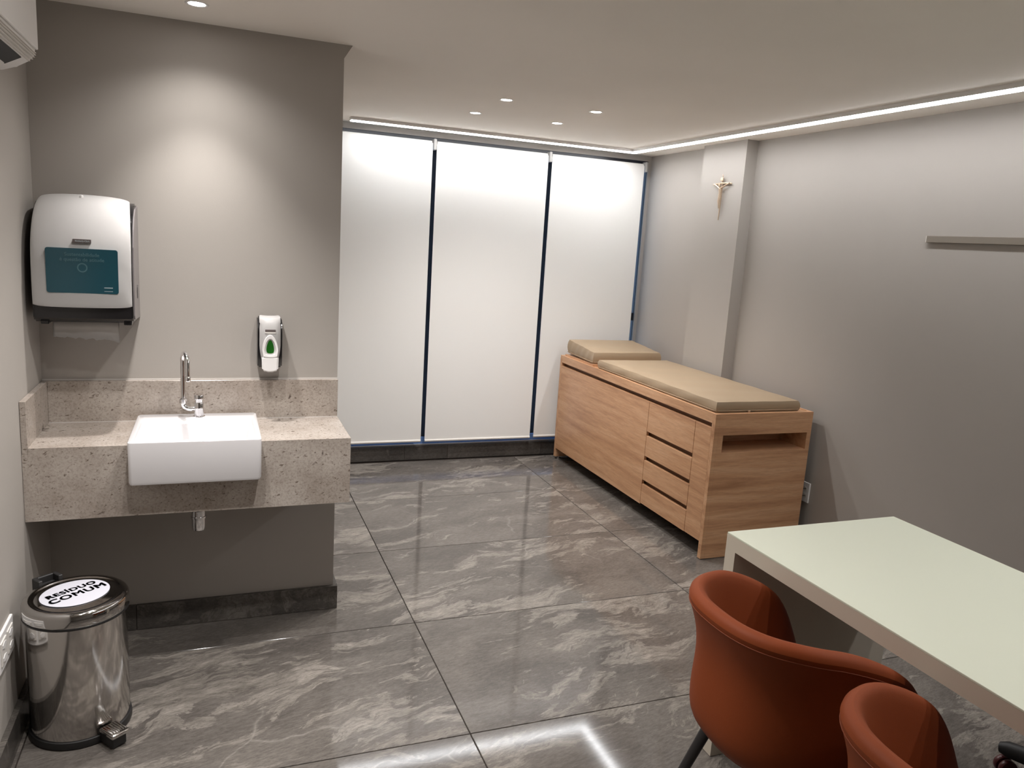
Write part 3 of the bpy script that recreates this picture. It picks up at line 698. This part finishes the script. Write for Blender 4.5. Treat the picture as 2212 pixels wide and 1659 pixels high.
def limb(p, r): tube(bm, [(kx+a, ky+b, c) for a, b, c in p], r, 8)
limb([(-.018, .001, 1.978), (-.022, -.002, 2.000), (-.027, -.003, 2.024), (-.022, 0, 2.046), (-.020, 0, 2.062), (-.020, 0, 2.078), (-.021, 0, 2.098), (-.021, 0, 2.112)], [.003, .006, .0075, .008, .0095, .008, .011, .006])
limb([(-.021, .004, 2.106), (-.017, .046, 2.124), (-.014, .085, 2.139)], [.0055, .0042, .003]); limb([(-.021, -.004, 2.106), (-.017, -.046, 2.124), (-.014, -.085, 2.139)], [.0055, .0042, .003])
limb([(-.022, .001, 2.110), (-.025, .005, 2.118), (-.027, .006, 2.127), (-.026, .005, 2.136), (-.024, .003, 2.139)], [.004, .0075, .0085, .006, .001])
t.part('figure', bm, M_BRONZE, smooth='auto')

t = Thing('wall_ledge', 'slim grey horizontal ledge bar fixed on the grey wall', 'wall ledge', (XR, 2.2, 1.795))
t.part('bar', bmbox(XR-.016, 1.55, 1.798, XR, 2.83, 1.830, bev=.0015, seg=1), M_TAUPE)
t.part('end_cap', bmbox(XR-.015, 2.83, 1.799, XR, 2.834, 1.829), M_OFFW)

def socket_plate(name, label, cat, u0, u1, z0, z1, x, s):
    """plate on a wall at x; s = +1 wall on the left (faces +x), -1 wall on the right"""
    t = Thing(name, label, cat, (x, (u0+u1)/2, z0))
    a, b = sorted((x, x+s*.009)); t.part('cover_plate', bmbox(a, u0, z0, b, u1, z1, bev=.003), M_WHITE)
    return t
t = socket_plate('wall_outlet', 'white double socket plate low on the grey wall beside the couch', 'outlet', 3.365, 3.445, .281, .400, XR, -1)
for zc in (.3625, .3195):
    bm = bmesh.new(); pts = [(XR-.0092, 3.405+.026*math.cos(a), zc+.0125*math.sin(a)) for a in [PI*2*(k+.5)/6 for k in range(6)]]
    extrude_poly(bm, pts, (-.0012, 0, 0)); s_ = t.part('socket', bm, M_OFFW)
    for dy in (-.012, 0, .012):
        bm = bmesh.new(); lathe(bm, [(.0034, -.0006), (.0034, 0)], (XR-.0105, 3.405+dy, zc-(.003 if dy == 0 else 0)), 10, 'x'); t.part('socket_hole', bm, M_HOLE, parent=s_)
t = socket_plate('double_wall_outlet', 'wide white outlet and switch plate on the left wall by the steel bin', 'outlet', 2.46, 2.635, .315, .43, XL, 1)
for yc in (2.505, 2.585):
    s_ = t.part('module', bmbox(XL+.008, yc-.032, .335, XL+.0125, yc+.032, .41, bev=.002), M_OFFW)
    for zc in (.352, .393):
        bm = bmesh.new(); extrude_poly(bm, [(XL+.0126, yc+.022*math.cos(a), zc+.011*math.sin(a)) for a in [PI*2*(k+.5)/6 for k in range(6)]], (.0015, 0, 0)); t.part('socket', bm, M_WHITE, parent=s_)

# ================================================================== PEDAL BIN
bcx, bcy, brot = -.427, 2.66, math.radians(37.7)
t = Thing('pedal_bin', 'polished steel pedal bin with black base and white oval sticker on lid', 'trash bin', (0, 0, 0))
t.o.location = (bcx, bcy, 0); t.o.rotation_euler.z = brot
bm = bmesh.new(); lathe(bm, [(.135, .001), (.151, .003), (.153, .012), (.151, .026), (.147, .028)], seg=56); t.part('base_ring', bm, M_BLACKM, smooth='auto')
bm = bmesh.new(); lathe(bm, [(.146, .026), (.1475, .03), (.146, .405), (.1455, .412)], seg=64); t.part('body', bm, M_STEEL, smooth='auto')
bm = bmesh.new(); lathe(bm, [(.146, .410), (.1535, .411), (.155, .414), (.155, .417), (.151, .418)], seg=64, cap0=False, cap1=False); t.part('gasket', bm, M_BLACKM, smooth='auto')
bm = bmesh.new(); lathe(bm, [(.150, .417), (.1545, .418), (.1555, .424), (.1545, .452), (.151, .459), (.146, .463), (.136, .465), (.129, .464), (.125, .461), (.118, .4615), (.06, .4665), (.0005, .4675)], seg=72, cap0=False, cap1=False)
lid = t.part('lid', bm, M_STEELT, smooth=True)
bm = bmesh.new(); lathe(bm, [(.099, .4655), (.099, .4662), (.0965, .4667), (.05, .4682), (.0005, .4690)], seg=56); place(bm, Matrix.Translation((0, .006, 0)) @ Matrix.Diagonal((1.04, .94, 1, 1)))
stk = t.part('sticker', bm, M_STICK, smooth='auto', parent=lid)
for s_, yy, sz in (('RES\u00cdDUO', .028, .0325), ('COMUM', -.010, .041)):
    b = bmesh.new()      # heavy lettering: the strokes thickened by small offsets
    for ddx, ddy in ((-.0013, -.0006), (0, -.0006), (.0013, -.0006), (-.0013, .0006), (0, .0006), (.0013, .0006)):
        q = text_bm(s_, sz, 0, space=1.12); place(q, Matrix.Translation((ddx, yy+ddy, .4692)) @ Matrix.Diagonal((1.1, 1, 1, 1)))
        me = bpy.data.meshes.new('lettering'); q.to_mesh(me); q.free(); b.from_mesh(me); bpy.data.meshes.remove(me)
    t.part('lettering', b, M_INK, parent=stk)
# pedal at local -y, hinge tab at +y
bm = bmbox(-.03, -.225, .040, .03, -.150, .056, bev=.006, seg=3); pd = t.part('pedal', bm, M_STEEL, smooth='auto')
for k in range(7):
    t.part('pedal_rib', bmbox(-.0255+k*.0078, -.215, .0555, -.0225+k*.0078, -.158, .0582, bev=.0008, seg=1), M_CHROME, parent=pd)
t.part('pedal_arm', bmbox(-.024, -.215, .004, .024, -.145, .041, bev=.004), M_BLACKM)
bm = bmesh.new(); pts = [(-.035, .15), (-.030, .172), (.030, .172), (.035, .15)]
box(bm, -.040, .150, .425, -.026, .192, .474); box(bm, .026, .150, .425, .040, .192, .474); box(bm, -.026, .182, .425, .026, .192, .474); box(bm, -.026, .150, .425, .026, .182, .452)
bmesh.ops.bevel(bm, geom=list(bm.edges), offset=.002, segments=1, affect='EDGES'); t.part('hinge_handle', bm, M_BLACKM)

# ================================================================== AIR CONDITIONER
t = Thing('air_conditioner', 'white split air conditioner high on the left wall, its outlet open', 'air conditioner', (XL, 2.3, 2.05))
ay0, ay1 = 1.95, 2.78
d0 = .120
pf = [(0, 2.345), (d0-.02, 2.345), (d0, 2.325), (d0, 2.145), (d0-.004, 2.128), (d0-.018, 2.112), (d0-.050, 2.093), (.036, 2.080), (.012, 2.076), (0, 2.076)]
bm = bmesh.new(); extrude_poly(bm, [(XL+p[0], ay0, p[1]) for p in pf], (0, ay1-ay0, 0))
bmesh.ops.bevel(bm, geom=[e_ for e_ in bm.edges if abs(e_.verts[0].co.y-e_.verts[1].co.y) < 1e-6 and max(v.co.x for v in e_.verts) > XL+.01], offset=.006, segments=3, affect='EDGES')
t.part('casing', bm, M_WHITE, smooth='auto')
t.part('front_panel', bmbox(XL+d0, ay0+.01, 2.147, XL+d0+.008, ay1-.003, 2.33, bev=.003), M_WHITE)
for k in range(5):
    f = k/4; t.part('grille_rib', bmbox(XL+d0-.012-.008*f, ay0+.02, 2.1115+.006*(1-f)*4-.0, XL+d0+.004-.016*f*f, ay1-.012, 2.1135+.006*(1-f)*4, bev=.0008, seg=1), M_OFFW)
def facet(p, q, th, y0, y1):
    n = Vector((q[1]-p[1], -(q[0]-p[0]))).normalized()
    if n.y > 0: n = -n
    n *= th; b = bmesh.new()
    extrude_poly(b, [(XL+p[0], y0, p[1]), (XL+q[0], y0, q[1]), (XL+q[0]+n.x, y0, q[1]+n.y), (XL+p[0]+n.x, y0, p[1]+n.y)], (0, y1-y0, 0)); return b
t.part('air_outlet', facet((d0-.022, 2.110), (d0-.064, 2.0875), .0025, ay0+.05, ay1-.085), M_ACD)
t.part('louver_flap', facet((.058, 2.0885), (.030, 2.0785), .003, ay0+.05, ay1-.10), M_WHITE)

# ================================================================== DESK
dx0, dx1, dy0, dy1, dz = 1.5602, 2.28, .15, 1.9564, .7907
t = Thing('desk', 'pale mint topped waterfall desk with cream panel legs in front of the chairs', 'desk', ((dx0+dx1)/2, 1.0, 0))
t.part('desktop', bmbox(dx0, dy0, dz-.006, dx1, dy1, dz, bev=.001, seg=1), M_DESKT)
t.part('top_slab', bmbox(dx0, dy0, dz-.053, dx1, dy1, dz-.006), M_DESK)
t.part('side_leg', bmbox(dx0, dy1-.049, .002, dx1, dy1, dz-.053), M_DESK)
t.part('side_leg', bmbox(dx0, dy0, .002, dx1, dy0+.049, dz-.053), M_DESK)

# ================================================================== TUB CHAIRS
def tub_chair():
    t = Thing('tub_chair', 'burnt orange leather tub chair drawn up to the desk end near the couch', 'chair', (0, 0, 0))
    NB = 2.45
    def outline(th):
        c_, s_ = math.cos(th), math.sin(th); A = .345 if c_ > 0 else .30
        return -math.copysign(abs(c_)**(2/NB), c_)*A, math.copysign(abs(s_)**(2/NB), s_)*.275
    rimz = [(-.4, .805), (-.25, .80), (-.14, .788), (-.06, .765), (.03, .728), (.09, .690), (.135, .640), (.165, .570), (.19, .49), (.4, .46)]
    def rz(x):
        for (a, za), (b, zb) in zip(rimz, rimz[1:]):
            if x <= b:
                f = (x-a)/(b-a); f = f; return za+(zb-za)*f
        return .46
    TH = math.radians(126); nth = 44; bm = bmesh.new(); rows = []
    for i in range(nth+1):
        th = -TH+2*TH*i/nth; ox, oy = outline(th); zr = rz(ox); col = []
        L_ = math.hypot(ox, oy); thick = .055
        back = max(0, -ox/.345)
        def P(s_, z): return bm.verts.new((ox*s_, oy*s_, z))
        # outer face from underside to rim
        hh = zr-.47
        for z, s_ in ((.395, .70), (.41, .79), (.435, .855), (.47, .885)): col.append(P(s_, min(z, zr-.03)))
        for f, s_ in ((.2, .885), (.4, .87), (.58, .875), (.74, .905), (.87, .95)): col.append(P(s_ if back > .1 else s_*.4+.6*.93, .47+(hh-.012)*f))
        q = 1.0
        so = .985; si = so-thick/L_
        col.append(P(so, zr-.022)); col.append(P(so-.012/L_, zr-.006)); col.append(P((so+si)/2, zr)); col.append(P(si+.012/L_, zr-.006)); col.append(P(si, zr-.024))
        for f, s_ in ((.8, .92), (.55, .84), (.3, .80), (.06, .78)): col.append(P((s_-thick/L_), .45+max(zr-.05-.45, .01)*f))
        col.append(P(.60, .44))
        rows.append(col)
    ring_bridge(bm, rows, False)
    for c_ in (rows[0], rows[-1]):
        bm.faces.new(c_)
    n = len(rows[0])
    for a, b in zip(rows, rows[1:]): bm.faces.new((a[0], b[0], b[n-1], a[n-1]))
    t.part('tub_shell', bm, M_ORANGE, smooth='auto', sub=1)
    # seat bowl closing the underside and the front
    bm = bmesh.new(); R = []
    for z, s_ in ((.392, .55), (.395, .72), (.408, .80), (.435, .845), (.455, .83), (.462, .70)):
        R.append([bm.verts.new((outline(2*PI*k/48)[0]*s_*(.98), outline(2*PI*k/48)[1]*s_*.98, z)) for k in range(48)])
    ring_bridge(bm, R, True, True, True); t.part('seat_base', bm, M_ORANGE, smooth='auto')
    bm = bmesh.new(); R = []
    for z, s_ in ((.455, .62), (.462, .70), (.48, .73), (.498, .715), (.507, .66), (.510, .3)):
        R.append([bm.verts.new((outline(2*PI*k/48)[0]*s_+.02, outline(2*PI*k/48)[1]*s_, z)) for k in range(48)])
    ring_bridge(bm, R, True, True, True); t.part('seat_cushion', bm, M_ORANGE, smooth='auto')
    # stitched seam just under the rim outside
    bm = bmesh.new(); sp = []
    for i in range(2, nth-1):
        th = -TH+2*TH*i/nth; ox, oy = outline(th); zr = rz(ox); sp.append((ox*.967, oy*.967, zr-.038))
    tube(bm, sp, .0013, 5); t.part('seam', bm, M_SEAM, smooth=True)
    for sx_ in (-1, 1):
        for sy_ in (-1, 1):
            bm = bmesh.new(); tube(bm, [(sx_*.15, sy_*.15, .405), (sx_*.27, sy_*.235, .002)], [.0175, .0125], 16); t.part('leg', bm, M_LEG, smooth='auto')
    bm = bmesh.new(); box(bm, -.17, -.17, .385, .17, .17, .394); t.part('under_plate', bm, M_LEG)
    return t.o
chair = tub_chair(); chair.location = (1.492, 1.475, 0); chair['group'] = 'orange tub chairs at the desk'
c2 = copy_tree(chair); c2.location = (1.462, .89, 0); c2['label'] = 'burnt orange leather tub chair covering the armrest of its twin'

# ================================================================== OFFICE CHAIR behind the desk
ocx, ocy = 2.585, 1.27
t = Thing('office_chair', 'black office chair with star base legs seen under the desk', 'office chair', (ocx, ocy, 0))
a0 = math.atan2(1.567-ocy, 2.494-ocx)
for k in range(5):
    a = a0+2*PI*k/5; dxx, dyy = math.cos(a), math.sin(a)
    bm = bmesh.new(); tube(bm, [(ocx+dxx*.03, ocy+dyy*.03, .115), (ocx+dxx*.16, ocy+dyy*.16, .108), (ocx+dxx*.29, ocy+dyy*.29, .093), (ocx+dxx*.315, ocy+dyy*.315, .088)], [.036, .032, .027, .018], 14)
    lg = t.part('base_leg', bm, M_BLACKM, smooth='auto')
    ccx, ccy = ocx+dxx*.29, ocy+dyy*.29
    for s_ in (-1, 1):
        bm = bmesh.new(); lathe(bm, [(.010, -.010), (.028, -.009), (.030, -.004), (.030, .004), (.028, .009), (.010, .010)], (0, 0, 0), 24, 'y')
        place(bm, Matrix.Translation((ccx, ccy, .0305)) @ Matrix.Rotation(a+.9, 4, 'Z') @ Matrix.Translation((0, s_*.014, 0))); t.part('caster', bm, M_RED if k == 0 else M_BLACKM, smooth='auto', parent=lg)
bm = bmesh.new(); lathe(bm, [(.045, .08), (.045, .145), (.028, .15), (.028, .30), (.016, .302), (.016, .42)], (ocx, ocy, 0), 24); t.part('gas_column', bm, M_BLACKM, smooth='auto')
bm = bmesh.new(); R = []
for z, s_ in ((.42, .8), (.425, .95), (.45, 1), (.48, .98), (.495, .9), (.50, .5)): R.append([bm.verts.new((ocx+p[0]*s_, ocy+p[1]*s_, z)) for p in rrect(.46, .47, .1, 6)])
ring_bridge(bm, R, True, True, True); t.part('seat', bm, M_BLACKM, smooth='auto')
bm = bmesh.new(); R = []
for q, s_ in ((0, .92), (.01, 1), (.035, 1), (.05, .9)): R.append([bm.verts.new((ocx+.24+q+.06*(p[1]+.25)/.5, ocy+p[0]*s_, .82+p[1]*s_)) for p in rrect(.44, .5, .1, 6)])
ring_bridge(bm, R, True, True, True); t.part('backrest', bm, M_BLACKM, smooth='auto')
bm = bmesh.new(); tube(bm, [(ocx+.08, ocy, .41), (ocx+.24, ocy, .42), (ocx+.29, ocy, .50), (ocx+.30, ocy, .75)], .018, 12); t.part('back_support', bm, M_BLACKM, smooth='auto')
